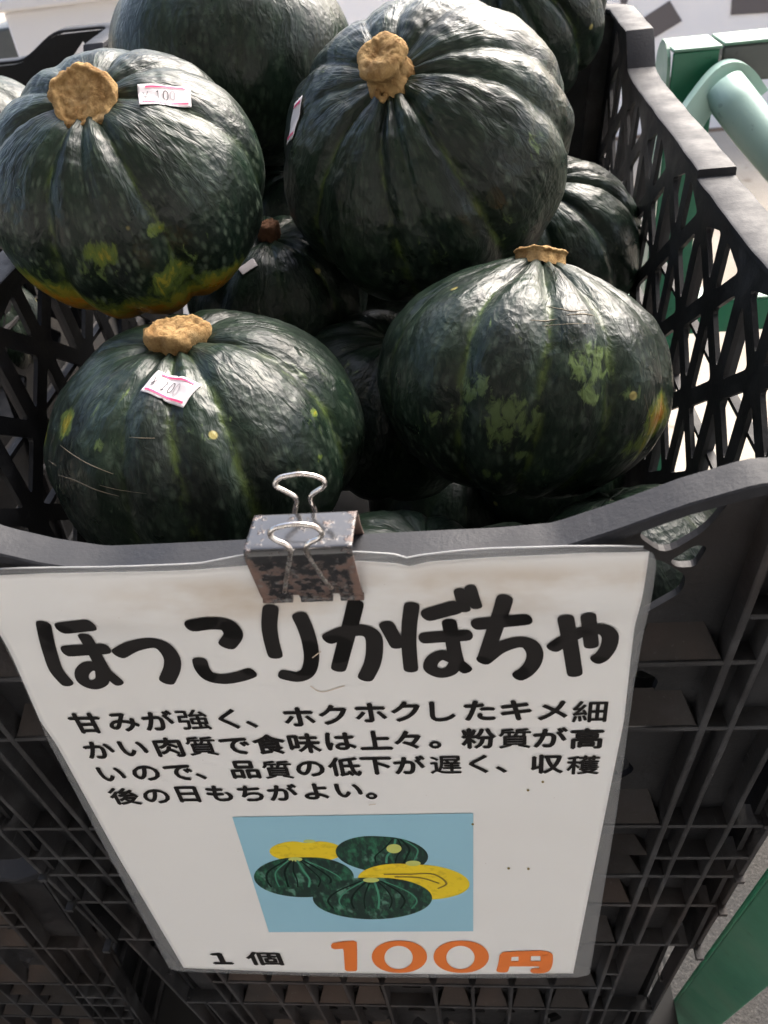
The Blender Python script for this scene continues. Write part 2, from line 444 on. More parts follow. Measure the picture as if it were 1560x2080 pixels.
        for i in range(-3, 4):
            for z0 in (240, 200, 155, 124):
                u = i * 26
                fh.append(round_poly([Vector((u - 9, z0 + 6, 0)), Vector((u + 9, z0 + 6, 0)), Vector((u, z0 + 26, 0))], 3))
    fn = lambda u, v, d: (wx(u, v), 11.8 + d + .05 * (320 - v), v)
    panel(outer, fh, 3, fn).build('front_panel', M_wall, t)
    fn = lambda u, v, d: (wx(u, v), Y1 - 20 - d - .03 * (320 - v), v)
    outer = [(-WI, -14), (WI, -14)] + [(x - CX, lerp_list(BACK_Z, x) - 3) for x in dens(CX + WI, CX - WI, 40)]
    panel(outer, lattice_holes(-160, 160, 96, 320, topf=lambda u: lerp_list(BACK_Z, u + CX)), 3, fn).build('back_panel', M_wall, t)
    for sgn in (1, -1):
        outer = [(18, -14), (Y1 - 18, -14)] + [(y, side_top(y) - 3) for y in reversed(dens(18, 283, 14) + [284, 284.6] + dens(300, 500, 8) + dens(503, Y1 - 18, 10))]
        fn = lambda u, v, d, sgn=sgn: (wx(sgn * (WI + 5.5 + d), v), u, v)
        panel(outer, lattice_holes(26, 596, 118, 300, pv=58.0, topf=side_top), 2.6, fn).build('side_panel', M_wall, t)
        # outer fins of the side wall
        mb = MB()
        fx = lambda o_, z, sgn=sgn: wx(sgn * (WI + o_), z)
        for y in [26 + 80 * k for k in range(8)]:
            zt = side_top(y) - 5
            mb.hexa([(fx(8.5, -14), y - 1.3, -14), (fx(13, -14), y - 1.3, -14), (fx(13, -14), y + 1.3, -14), (fx(8.5, -14), y + 1.3, -14),
                     (fx(8.5, zt), y - 1.3, zt), (fx(13, zt), y - 1.3, zt), (fx(13, zt), y + 1.3, zt), (fx(8.5, zt), y + 1.3, zt)])
        for z in (235, 195, 119, 70, 37, -14):
            mb.hexa([(fx(8.5, z), 12, z), (fx(13, z), 12, z), (fx(13, z), Y1 - 10, z), (fx(8.5, z), Y1 - 10, z),
                     (fx(8.5, z + 2.5), 12, z + 2.5), (fx(13, z + 2.5), 12, z + 2.5), (fx(13, z + 2.5), Y1 - 10, z + 2.5), (fx(8.5, z + 2.5), Y1 - 10, z + 2.5)])
        mb.build('side_ribs', M_rib, t)
    # corner posts, slim L shapes
    for sx in (1, -1):
        for ya, yb, zt in ((10, 24, 314), (Y1 - 24, Y1 - 9, 341)):
            x0, x1 = sx * 172, sx * 193
            p = []
            for z in (-14, zt):
                xs = sorted((wx(x0, z), wx(x1, z)))
                dy = .03 * (320 - z) * (1 if ya < 100 else -1)
                p += [(xs[0], ya + dy, z), (xs[1], ya + dy, z), (xs[1], yb + dy, z), (xs[0], yb + dy, z)]
            MB().hexa([(a + (1.5 if ya < 100 else 0) * 0, b + (1 if i in (0, 1, 4, 5) and False else 0), c) for i, (a, b, c) in enumerate(p)]).build('corner_post', M_rib, t, bevel=1.5) if ya > 100 else None
    # front ribs
    yf = lambda z: 2.6 + .05 * (320 - z)
    vr = [-194, -175, -156, -145, -110, -80, -50, -20, 20, 50, 80, 110, 145, 156, 175, 194]
    for u in vr:
        outerp = abs(u) > 120
        zt = min(front_top(wx(u, 300)) - 5, 400) if outerp else 236
        zb = -14
        if abs(u) in (175,) : zt = 196
        y_in = 13
        mb = MB(); segs = 12
        for i in range(segs + 1):
            z = zb + (zt - zb) * i / segs; wbl = .5 * noise.noise(Vector((u, z * .03, 0)))
            xx = wx(u, z) + wbl; hw = 1.15 if abs(u) != 145 else 1.4
            mb.v += [(xx - hw, yf(z) + .4, z), (xx - hw + .5, yf(z), z), (xx + hw - .5, yf(z), z), (xx + hw, yf(z) + .4, z), (xx + hw + .4, y_in + .05 * (320 - z), z), (xx - hw - .4, y_in + .05 * (320 - z), z)]
        for i in range(segs):
            for j in range(6):
                mb.f.append((i * 6 + j, i * 6 + (j + 1) % 6, (i + 1) * 6 + (j + 1) % 6, (i + 1) * 6 + j))
        mb.f += [(5, 4, 3, 2, 1, 0), tuple(segs * 6 + j for j in range(6))]
        mb.build('rib', M_rib, t)
    us = sorted(vr)
    for k, z in enumerate(HZ + [259]):
        lim = 194
        x0, x1 = wx(-lim, z), wx(lim, z)
        parts = [(x0, x1)] if z != 259 else [(wx(145, z), wx(156, z)), (wx(-156, z), wx(-145, z))]
        if z == 89: parts = [(wx(145, z), x1), (x0, wx(-145, z))]
        if z == 235: parts = [(wx(-156, z), wx(156, z))]
        for (a, b) in parts:
            mb = MB(); segs = max(2, int((b - a) / 12))
            for i in range(segs + 1):
                x = a + (b - a) * i / segs; wz = .45 * noise.noise(Vector((x * .04, z, 7)))
                y = yf(z) + .3
                mb.v += [(x, y + .4, z - 1.1 + wz), (x, y, z - .6 + wz), (x, y, z + .6 + wz), (x, y + .4, z + 1.1 + wz), (x, 13 + .05 * (320 - z), z + 1.5), (x, 13 + .05 * (320 - z), z - 1.5)]
            for i in range(segs):
                for j in range(6):
                    mb.f.append((i * 6 + (j + 1) % 6, i * 6 + j, (i + 1) * 6 + j, (i + 1) * 6 + (j + 1) % 6))
            mb.f += [tuple(range(6)), tuple(segs * 6 + j for j in reversed(range(6)))]
            mb.build('cross_rib', M_rib, t)
    # gussets: sloped mud-catching webs in the foot of each cell
    for z, hgt in ((235, 17), (195, 18), (119, 24), (89, 9), (70, 9), (37, 16), (-14, 24)):
        for a, b in zip(us, us[1:]):
            if b - a < 22: continue
            if z > 200 and abs((a + b) / 2) > 145: continue
            if abs((a + b) / 2) < 30 and z < 230: continue
            xa, xb = wx(a, z) + 2, wx(b, z) - 2; y1 = 11.7 + .05 * (320 - z); y0 = yf(z) + 1.5
            ins = min(6, (xb - xa) * .2)
            MB().add([(xa, y0, z + 1.3), (xb, y0, z + 1.3), (xb - ins, y1, z + hgt * .8), (xa + ins, y1, z + hgt * .8), (xa, y1, z + 1.3), (xb, y1, z + 1.3)],
                   [(0, 1, 2, 3), (0, 3, 4), (1, 5, 2)]).build('gusset', M_mud, t)
    # floor grid
    mb = MB()
    for i in range(11):
        x = wx(-170 + 34 * i, -12); mb.box(x - 2, x + 2, 34, Y1 - 34, -14, -8)
    for i in range(17):
        y = 36 + 34 * i; mb.box(wx(-172, -12), wx(172, -12), y - 2, y + 2, -15, -9)
    mb.box(wx(-160, -10), wx(160, -10), 33, Y1 - 33, -8, -6)
    mb.build('floor_panel', M_wall, t)
    return t
crate = make_crate('black plastic crate with dipped front rim holding the pumpkin pile and sign', (0, 0, 0))
def copy_tree(o, parent=None):
    c_ = o.copy(); COL.objects.link(c_); c_.parent = parent
    for ch in o.children: copy_tree(ch, c_)
    return c_
for lab, loc, scl in (('black crate stacked directly beneath the one full of pumpkins', (2, 24, -337), (.86, .93, 1)),
                 ('black crate at the lower left edge, bottom of the neighbouring stack', (-424, 60, -342), (1, 1, 1)),
                 ('black crate behind the big yellow-bellied pumpkin at top left, its open corner showing', (-486, 186, 4), (1, 1, 1))):
    c2 = copy_tree(crate); c2.location = Vector(loc) * MM; c2.scale = scl; c2['label'] = lab

# ------------------------------------------------------------------ pumpkins
pump_bvh = []
def build_pumpkin(label, c, Re, k, axis, seed, stem=(14, 10, 'disc'), ng=10, gd=.055, speck=.35, stripe=.35, patches=(), limes=(), phase=0.0, shoulder=0.0, group='green kabocha pumpkins piled in the crate', res=(300, 190), stripes=(), cat='pumpkin', lump=1.0, stemmat=None, tilt=None):
    rnd_ = random.Random(seed)
    c = Vector(c); ax = Vector(axis).normalized()
    q = ax.to_track_quat('Z', 'Y'); Rm = q.to_matrix(); Ri = Rm.transposed()
    t = thing('pumpkin', label, cat, c, group)
    t.rotation_mode = 'QUATERNION'; t.rotation_quaternion = q
    Rp = Re * k
    # irregular grooves
    gr = []; 
    for i in range(ng):
        gr.append(((i + rnd_.uniform(-.2, .2)) * 2 * math.pi / ng + phase, rnd_.uniform(.55, 1.25), rnd_.uniform(0, 1)))
    gr.sort(key=lambda a: a[0] % (2 * math.pi)); gr = [(a % (2 * math.pi), b, s) for a, b, s in gr]
    nu, nv = res
    off = Vector((seed * 3.7, seed * 1.3, seed * 2.1))
    verts = []; A = {n_: [] for n_ in ('stripe', 'speck', 'patch', 'lime')}; MER = []
    # local directions of spots given as photo-pixel rays hitting the ellipsoid
    def hit_dir(u, v):
        o_ = Ri @ (cam_loc - c); d = Ri @ ray(u, v)
        S_ = Vector((1 / Re, 1 / Re, 1 / Rp)); o2 = Vector(a * b for a, b in zip(o_, S_)); d2 = Vector(a * b for a, b in zip(d, S_))
        B = o2.dot(d2); C_ = o2.dot(o2) - 1; D_ = B * B - d2.dot(d2) * C_
        tt = -B / d2.dot(d2) if D_ < 0 else (-B - math.sqrt(D_)) / d2.dot(d2)
        return (o2 + d2 * tt).normalized()
    P = [(hit_dir(u, v), r, s) for u, v, r, s in patches]
    Lm = [(hit_dir(u, v), r, s) for u, v, r, s in limes]
    Sp = [hit_dir(u, v) for u, v in stripes]
    spaz = [math.atan2(d.y, d.x) for d in Sp]
    if spaz:   # move the nearest groove onto each marked stripe
        for a_ in spaz:
            i = min(range(len(gr)), key=lambda i: abs((gr[i][0] - a_ + math.pi) % (2 * math.pi) - math.pi))
            gr[i] = (a_ % (2 * math.pi), 1.2, 2.0)
        gr.sort()
    for j in range(nv + 1):
        th = math.pi * j / nv; st_, ct = math.sin(th), math.cos(th)
        for i in range(nu):
            ph = 2 * math.pi * i / nu
            wv = .05 * noise.noise(Vector((th * 1.6, math.cos(ph), math.sin(ph))) + off)
            best = 9; bs = 1; bst = 0
            for a_, b_, s_2 in gr:
                dd = abs((ph + wv - a_ + math.pi) % (2 * math.pi) - math.pi)
                if dd < best: best = dd; bs = b_; bst = s_2
            w_ = .105 * 10 / ng
            gv = math.exp(-(best / w_) ** 1.5)
            lobe = gv * bs
            pole = max(0.0, min(1.0, st_ * 1.9))
            r = 1 - gd * lobe * (st_ ** .55) 
            n3 = Vector((st_ * math.cos(ph), st_ * math.sin(ph), ct))
            r += lump * (.75 if seed != 23 else 1.1) * (.030 * noise.noise(n3 * 1.5 + off) + .012 * noise.noise(n3 * 4.5 + off) + (.0035 + .006 * max(0, ct)) * noise.noise(Vector((n3.x * 15, n3.y * 15, n3.z * 7)) + off) + .0012 * noise.noise(n3 * 34 + off))
            # radial wrinkles near the stem
            if th < 1.0:
                r += (.007 * noise.noise(Vector((math.cos(ph) * 6, math.sin(ph) * 6, th * 1.5)) + off)) * (1 - th)
            rho = Re * (st_ ** .93) * r; zz = Rp * ct * r
            dep = math.exp(-(rho / (Re * .30)) ** 2)
            if ct > 0: zz += (shoulder - .10 * Re) * dep * 1.0 - lobe * gd * Re * .35 * math.exp(-((rho / Re - .33) / .22) ** 2)
            else: zz += .10 * Re * dep
            verts.append((rho * math.cos(ph), rho * math.sin(ph), zz))
            core = math.exp(-(best / (w_ * .28)) ** 2)
            A['stripe'].append(min(1, (stripe * bst if bst <= 1 else .95) * core * min(1, st_ * 1.3)))
            A['speck'].append(speck * (.5 + .5 * max(0, min(1, .8 - ct))))
            pv = 0
            for d, r_, s3 in P:
                ang = n3.angle(d) if True else 0
                pv = max(pv, s3 * max(0, 1 - (ang / r_) ** 2))
            A['patch'].append(pv)
            lv = 0
            for d, r_, s3 in Lm:
                ang = n3.angle(d); lv = max(lv, s3 * max(0, 1 - (ang / r_) ** 2))
            A['lime'].append(lv)
            MER.append((math.cos(ph) * 1.25, math.sin(ph) * 1.25, th * .55))
    faces = []
    for j in range(nv):
        for i in range(nu):
            a, b = j * nu + i, j * nu + (i + 1) % nu
            faces.append((a, a + nu, b + nu, b))
    body = mesh_obj('body', verts, faces, M_skin, t, True)
    me = body.data
    if len(me.vertices) == len(verts):
        for n_, vals in A.items():
            at = me.attributes.new(n_, 'FLOAT', 'POINT'); at.data.foreach_set('value', vals)
        at = me.attributes.new('mer', 'FLOAT_VECTOR', 'POINT'); at.data.foreach_set('vector', [x for p in MER for x in p])
    world = [c + Rm @ Vector(v) for v in verts]
    bv = BVHTree.FromPolygons(world, faces)
    # stem
    if stem:
        sr, sh, kind = stem
        zbase = Rp * .985 + shoulder - .10 * Re
        vs = []; n = 72; prof = []
        if kind == 'disc': prof = [(1.06, -5), (1.02, 0), (1.05, sh * .3), (1.10, sh * .55), (1.07, sh * .8), (.98, sh * .97), (.86, sh * 1.02), (.74, sh * .90), (.60, sh * .95), (.40, sh * .92), (.2, sh * .86), (.05, sh * .80)]
        elif kind == 'knob': prof = [(1.15, -5), (1.0, 1), (.86, sh * .3), (.84, sh * .55), (.95, sh * .72), (1.0, sh * .88), (.86, sh * 1.04), (.62, sh * 1.1), (.35, sh * 1.06), (.1, sh * 1.0)]
        else: prof = [(1.0, -4), (1.05, sh * .4), (.98, sh * .85), (.75, sh), (.4, sh * .96), (.1, sh * .93)]
        pr = smooth_path([(a, b, 0) for a, b in prof], 3)
        for pi_, p in enumerate(pr):
            for i in range(n):
                a = 2 * math.pi * i / n
                nn = Vector((math.cos(a), math.sin(a), 0))
                rr = sr * p.x * (1 + .10 * noise.noise(nn * 1.3 + off) + .07 * noise.noise(nn * 3.6 + Vector((0, 0, p.y * .15)) + off) + .045 * noise.noise(nn * 10 + Vector((0, 0, p.y * .1)) + off) + .05 * math.cos(5 * a + seed) + .025 * noise.noise(nn * 22 + off))
                zz = p.y + .9 * noise.noise(Vector((nn.x * rr * .22, nn.y * rr * .22, 3)) + off) + (.9 * noise.noise(Vector((nn.x * rr * .5, nn.y * rr * .5, 9)) + off)) + sr * .05 * nn.x
                vs.append((rr * nn.x, rr * nn.y, zbase + zz))
        if tilt:
            ql = Vector((0, 0, 1)).rotation_difference((Ri @ Vector(tilt)).normalized()); pv_ = Vector((0, 0, zbase - 2))
            vs = [tuple(pv_ + ql @ (Vector(q_) - pv_)) for q_ in vs]
        fs = []
        m_ = len(pr)
        for j in range(m_ - 1):
            for i in range(n):
                a, b = j * n + i, j * n + (i + 1) % n; fs.append((a, b, b + n, a + n))
        fs.append(tuple((m_ - 1) * n + i for i in range(n)))
        so_ = mesh_obj('stem', vs, fs, stemmat or M_stem, t, True)
    pump_bvh.append((t, bv, c, Rm))
    return t, bv, c, Rm

def surf(P_, u, v, lift=.35):
    t, bv, c, Rm = P_
    d = ray(u, v).normalized(); h = bv.ray_cast(cam_loc, d)
    if h[0] is None:
        h = bv.find_nearest(cam_loc + d * ((c - cam_loc).dot(d)))
    p, n = h[0], h[1]
    if n.dot(d) > 0: n = -n
    return p + n * lift
def to_local(P_, p):
    t, bv, c, Rm = P_
    return Rm.transposed() @ (p - c)

PK = {}
PK[1] = build_pumpkin('large pumpkin at top left, flat tan stem facing out, yellow-orange belly, price sticker beside stem', (-111.7, 259.5, 337.2), 73.6, .82, (.005, -.435, .9), 11, (14.8, 9, 'disc'), 9, .06, .8, .4, tilt=(.12, -.80, .55),
    patches=[(200, 520, .16, .62), (330, 665, .56, 1.25), (200, 650, .52, 1.15), (440, 620, .52, 1.15), (120, 650, .46, 1.15), (322, 470, .09, .60), (355, 575, .24, .65), (490, 560, .28, .75), (60, 600, .34, .7)], limes=[(375, 545, .25, .55), (200, 550, .25, .6), (60, 545, .3, .5)], stripes=[(335, 480), (90, 420)])
PK[2] = build_pumpkin('largest pumpkin, top centre, knobbly orange-tan stem with a curl, deeply wrinkled shoulder', (45.6, 315.7, 324.4), 84.6, .83, (-.224, -.571, .79), 23, (13.0, 17, 'knob'), 11, .055, .45, .2,
    limes=[(1022, 500, .10, .9), (795, 560, .10, .75), (1090, 290, .16, .55), (1040, 460, .2, .4), (900, 520, .3, .35)], stripes=[(790, 480), (1000, 440), (935, 350), (640, 420)])
PK[3] = build_pumpkin('wide pumpkin at lower left behind the binder clip, price sticker on its front', (-68.2, 155.3, 241.4), 78.8, .77, (-.04, .067, .997), 37, (13.8, 9.5, 'disc'), 9, .05, .50, .5,
    patches=[(128, 860, .16, .85), (90, 880, .15, .5), (650, 930, .05, .72), (640, 835, .05, .6)], limes=[(600, 745, .16, .7), (700, 790, .12, .55), (400, 880, .12, .45), (450, 850, .10, .5), (650, 860, .13, .5), (200, 900, .06, .8)], stripes=[(590, 950), (350, 950), (470, 900), (690, 860)])
PK[4] = build_pumpkin('lower right pumpkin with lime green blotches and an orange patch near the crate side', (91.7, 186.3, 245.0), 74.3, .79, (.169, .395, .903), 41, (11.5, 3, 'disc'), 10, .06, .42, .5, tilt=(.1, .62, .75), shoulder=11,
    patches=[(1345, 850, .28, 1.15), (1300, 900, .20, .6)], limes=[(1035, 860, .26, 1.05), (960, 790, .17, 1.0), (1210, 740, .24, 1.0), (1200, 800, .14, .9), (1020, 905, .12, .7), (915, 850, .15, .6), (1290, 800, .12, .6), (1060, 930, .07, .9), (1000, 965, .10, .7), (1110, 960, .10, .65), (870, 850, .1, .55), (1000, 660, .1, .5), (1160, 690, .12, .4)], stripes=[(1300, 700), (1225, 640), (920, 820), (1110, 760)])
PK[5] = build_pumpkin('smooth dull grey-green pumpkin at top, behind and between the two largest', (-83.7, 437.3, 360.2), 82.5, .84, (.10, .25, .96), 53, None, 8, .012, .28, .1, lump=.55)
PK[6] = build_pumpkin('deeply ribbed pumpkin at top right against the crate side', (107.1, 561.6, 353.9), 77.5, .85, (-.142, -.70, .66), 61, (7, 6, 'cap'), 13, .085, .10, .3, stripes=[(1190, 150)], stemmat=M_stem_dry)
PK[7] = build_pumpkin('ribbed pumpkin wedged at right between the crate side and the top centre pumpkin', (124, 414, 222), 72, .82, (-.217, -.206, .954), 71, (11, 7, 'disc'), 12, .085, .15, .2)
PK[8] = build_pumpkin('shadowed pumpkin deep in the gap between four others, brown stem just showing', (-58, 325, 240), 60, .8, (.05, -.10, .99), 83, (7, 10, 'cap'), 10, .05, .2, .4, stemmat=M_stem_dry, stripes=[(690, 640)], res=(200, 120))
PK[9] = build_pumpkin('dark pumpkin at the crate bottom, low in the shade between the two front ones', (30, 88, 180), 58, .8, (.3, .2, .93), 97, None, 10, .05, .3, .4, res=(200, 120))
PK[10] = build_pumpkin('low pumpkin in the front right corner, seen over the rim and through the front holes', (137, 103, 183), 53, .85, (-.2, .5, .8), 101, None, 10, .05, .3, .3, res=(240, 150))
for lab, c_, r_, sd in (('buried pumpkin in the lower left of the crate, under the stickered one', (-112, 130, 98), 58, 111), ('buried pumpkin in the middle layer, between the front pumpkins and the back', (14, 262, 190), 68, 113), ('buried pumpkin at mid right, under the ribbed one', (118, 300, 110), 56, 117), ('buried pumpkin at the left of the middle layer', (-110, 330, 150), 60, 119), ('buried pumpkin under the lime blotched one', (92, 150, 108), 62, 123), ('buried pumpkin at the front centre of the bottom layer', (-8, 118, 104), 58, 127), ('buried pumpkin in the middle of the bottom layer', (50, 318, 66), 66, 151), ('buried pumpkin at the back right of the bottom layer', (100, 440, 90), 62, 153), ('buried pumpkin closing the dark gap under the smooth grey-green one', (-66, 442, 250), 52, 161), ('buried pumpkin at the back left of the bottom layer', (-45, 440, 90), 62, 157), ('buried pumpkin at the front right of the bottom layer', (66, 200, 56), 60, 159), ('back row pumpkin hidden behind the top centre one', (6, 432, 232), 62, 121)):
    build_pumpkin(lab, c_, r_, .8, (.2, -.1, .95), sd, None, 10, .05, .3, .3, res=(110, 70))
PK[12] = build_pumpkin('pumpkin at the far left edge inside the neighbouring crate, top catching the light', (-348, 552, 296), 70, .82, (-.1, -.1, 1), 131, None, 10, .05, .3, .3, res=(150, 100), group='green kabocha pumpkins in the neighbouring crate')

for lab, c_, r_, sd in (('added filler pumpkin in the neighbouring crate, seen only through the left lattice, nearest of three', (-355, 290, 170), 66, 141), ('added filler pumpkin in the neighbouring crate, middle one behind the left lattice', (-352, 425, 190), 66, 143), ('added filler pumpkin in the neighbouring crate, farthest one behind the left lattice', (-420, 330, 250), 66, 149)):
    build_pumpkin(lab, c_, r_, .8, (.2, -.1, .95), sd, None, 10, .05, .3, .3, res=(110, 70), group='green kabocha pumpkins in the neighbouring crate')  # fillers added to darken the view through the left lattice
# stem curl on the top centre pumpkin
def curl(P_, pts, r, name='stem_curl', m=None):
    mb = MB(); path = smooth_path([to_local(P_, surf(P_, u, v, l)) for u, v, l in pts], 4)
    mb.tube(path, [r * (1 + .25 * math.sin(i * 1.7)) for i in range(len(path))], 8); mb.build(name, m or M_stem, P_[0], True)
curl(PK[2], [(800, 160, 5), (792, 172, 4), (776, 180, 2.5), (768, 196, 2), (776, 206, 1.5), (790, 196, 2)], 1.5)
# scratches: thin dried scars following the skin
def scar(P_, pts, w_=.35):
    mb = MB(); pp = smooth_path([Vector((u, v, 0)) for u, v in pts], 5)
    w_ *= .75; path = [to_local(P_, surf(P_, p.x, p.y, -.05 * w_)) for p in pp]
    mb.tube(path, [w_ * (.25 + .75 * math.sin(math.pi * (i + .5) / len(path))) * (1 + .3 * noise.noise(Vector((i * .7, pts[0][0], 0)))) for i in range(len(path))], 6)
    mb.build('scratch', M_scar, P_[0], True)
scar(PK[3], [(123, 905), (150, 925), (185, 945), (230, 963)], .4)
scar(PK[3], [(118, 965), (150, 975), (195, 995), (242, 1008)], .45)
scar(PK[3], [(200, 985), (240, 995), (298, 1003)], .25)
scar(PK[3], [(98, 935), (115, 947)], .3)
scar(PK[3], [(262, 888), (290, 890), (315, 890)], .25)
scar(PK[4], [(1110, 622), (1140, 628), (1165, 632), (1205, 628)], .4)
scar(PK[4], [(1075, 650), (1110, 652), (1130, 648)], .4)
scar(PK[4], [(1100, 662), (1160, 658), (1220, 657)], .25)
scar(PK[4], [(1150, 640), (1185, 638), (1208, 642)], .55)
scar(PK[4], [(1300, 895), (1320, 860), (1308, 800)], .25)

# ---- glyph outlines for print
dg = None
def glyph(ch, size, bold=.012):
    cu = bpy.data.curves.new('glyph', 'FONT'); cu.body = ch; cu.size = 1; cu.offset = bold; cu.resolution_u = 3
    o = bpy.data.objects.new('glyph', cu); COL.objects.link(o)
    bpy.context.view_layer.update()
    me = bpy.data.meshes.new_from_object(o.evaluated_get(bpy.context.evaluated_depsgraph_get()))
    vs = [(v.co.x * size, v.co.y * size) for v in me.vertices]; fs = [tuple(p.vertices) for p in me.polygons]
    bpy.data.objects.remove(o); bpy.data.curves.remove(cu); bpy.data.meshes.remove(me)
    return vs, fs
_gc = {}
def glyph_c(ch, bold=.012):
    k_ = (ch, bold)
    if k_ not in _gc:
        vs, fs = glyph(ch, 1, bold)
        _gc[k_] = (vs, fs)
    return _gc[k_]

# ---- price stickers
def sticker(P_, quad, digits=True, lines=True, ok=1.0):
    """quad: top-left, top-right, bottom-right, bottom-left of the label as seen"""
    q = [Vector((a, b, 0)) for a, b in quad]
    def at(s, t_, lift):
        p = (q[0] * (1 - s) + q[1] * s) * (1 - t_) + (q[3] * (1 - s) + q[2] * s) * t_
        return p
    # work on the tangent plane at the sticker's middle, then drop on to the skin
    cs = [surf(P_, p.x, p.y, 0) for p in q]; mid = sum(cs, Vector()) / 4
    nrm = (cs[1] - cs[0]).cross(cs[3] - cs[0]).normalized()
    if nrm.dot(mid - cam_loc) > 0: nrm = -nrm
    bv = P_[1]
    def place(s, t_, lift):
        p = (cs[0] * (1 - s) + cs[1] * s) * (1 - t_) + (cs[3] * (1 - s) + cs[2] * s) * t_
        h = bv.ray_cast(p + nrm * 12, -nrm, 30)
        r = h[0] if h[0] is not None else p
        r = r * .55 + (p + nrm * 1.0) * .45 if (r - p).dot(nrm) < 1.0 else r        # paper bridges the hollows
        return to_local(P_, r + nrm * (lift + .5))
    nx, ny = 26, 14; mb = MB()
    def outline(s, t_):   # cut notches in the middle of both long edges
        return t_
    for j in range(ny + 1):
        for i in range(nx + 1):
            s, t_ = i / nx, j / ny
            nt_ = .05 * max(0, 1 - abs(s - .5) / .05)
            t2 = nt_ + t_ * (1 - 2 * nt_)
            mb.v.append(tuple(place(s, t2, 0)))
    for j in range(ny):
        for i in range(nx):
            a = j * (nx + 1) + i; mb.f.append((a, a + nx + 1, a + nx + 2, a + 1))
    o = mb.build('price_sticker', M_tag, P_[0], True)
    sd = o.modifiers.new('solid', 'SOLIDIFY'); sd.thickness = .00015
    if lines:
        for tt in (.12, .86):
            m2 = MB()
            for i in range(21):
                s = .06 + .88 * i / 20 + (.0)
                if tt < .5: s = .14 + .76 * i / 20
                m2.v.append(tuple(place(s, tt - .035, .34))); m2.v.append(tuple(place(s, tt + .035, .34)))
            for i in range(20): m2.f.append((2 * i, 2 * i + 1, 2 * i + 3, 2 * i + 2))
            m2.build('pink_line', M_pink, o)
    if digits:
        x = .08
        for k_, (ch, w_, mm_) in enumerate((('￥', .15, M_tagink), (' ', .10, None), ('１', .13, M_tagink), ('０', .13, M_tagink), ('０', .14, M_tagfade))):
            if mm_:
                vs, fs = glyph_c(ch, 0)
                x0 = min(v[0] for v in vs); x1 = max(v[0] for v in vs)
                gw = .11 if ch != '１' else .075
                m3 = MB(); m3.add([tuple(place(x + (v[0] - x0) / (x1 - x0) * gw, .70 - v[1] / .72 * .40, .42)) for v in vs], fs)
                m3.build('printed_character', mm_, o)
            x += w_
    return o
sticker(PK[1], [(279, 175), (386, 184), (389, 221), (283, 216)])
sticker(PK[3], [(323, 755), (411, 784), (373, 831), (286, 797)])
sticker(PK[2], [(601, 212), (617, 194), (597, 281), (574, 293)], digits=False)
sticker(PK[8], [(484, 548), (515, 526), (525, 541), (494, 560)], digits=False, lines=False)

# ------------------------------------------------------------------ the sign
def bend(x, z):
    t = max(0, (z - 205) / 95)
    free = 1 - math.exp(-((x - 12) / 24) ** 2)
    b = -1.0 - 3.4 * free * math.exp(-((z - 279) / 13) ** 2) * (.75 + .25 * math.sin(x * .09))
    b -= .8 * t * math.cos(x * .045 + 1.0)
    return b
sign = thing('price_sign', 'white laminated price sign with Japanese lettering, 100 yen in orange, clipped to the crate front', 'sign', (0, 0, 0))
def pl(u, v):
    p = on_y(u, v, 0); return p.x, p.z
def edge_fn(pts, axis):
    """sorted table of (param, value) from plane points"""
    tb = sorted([(p[axis], p[1 - axis]) for p in pts])
    def f(s):
        if s <= tb[0][0]: return tb[0][1]
        for (a, va), (b, vb) in zip(tb, tb[1:]):
            if s <= b: return va + (vb - va) * (s - a) / (b - a)
        return tb[-1][1]
    return f
def sheet(name, top, bottom, left, right, m, lift, rc=0, thick=.12):
    T, B_, L_, R_ = [[pl(*p) for p in e] for e in (top, bottom, left, right)]
    fT, fB = edge_fn(T, 0), edge_fn(B_, 0); fL, fR = edge_fn(L_, 1), edge_fn(R_, 1)
    nx, nz = 110, 110; mb = MB()
    for j in range(nz + 1):
        t_ = j / nz
        for i in range(nx + 1):
            s = i / nx
            z0 = -2 + t_ * 304
            xa, xb = fL(z0), fR(z0)
            ins = 0
            if rc:   # rounded corners
                for dz in (t_ * 300, (1 - t_) * 300):
                    if dz < rc: ins = max(ins, rc - math.sqrt(max(0, rc * rc - (rc - dz) ** 2)))
            x = (xa + ins) * (1 - s) + (xb - ins) * s
            zb, zt = fB(x), fT(x); z = zb + (zt - zb) * t_
            mb.v.append((x, bend(x, z) + lift, z))
    for j in range(nz):
        for i in range(nx):
            a = j * (nx + 1) + i; mb.f.append((a, a + 1, a + nx + 2, a + nx + 1))
    o = mb.build(name, m, sign, True)
    sd = o.modifiers.new('solid', 'SOLIDIFY'); sd.thickness = thick * MM; sd.offset = -1
    return o, (fT, fB, fL, fR)
film, ff = sheet('laminate_film', [(-75, 1160), (0, 1155), (200, 1147), (410, 1137), (440, 1131), (520, 1117), (730, 1120), (800, 1125), (818, 1129), (832, 1135), (848, 1128), (930, 1118), (1000, 1112), (1150, 1104), (1250, 1102), (1345, 1103)],
    [(350, 1972), (500, 1977), (700, 1983), (1000, 1986), (1205, 1984)], [(-70, 1160), (-20, 1240), (0, 1290), (95, 1500), (340, 1960), (350, 1972)], [(1333, 1108), (1332, 1130), (1290, 1370), (1254, 1640), (1197, 1980)], M_film, .6, rc=6, thick=.25)
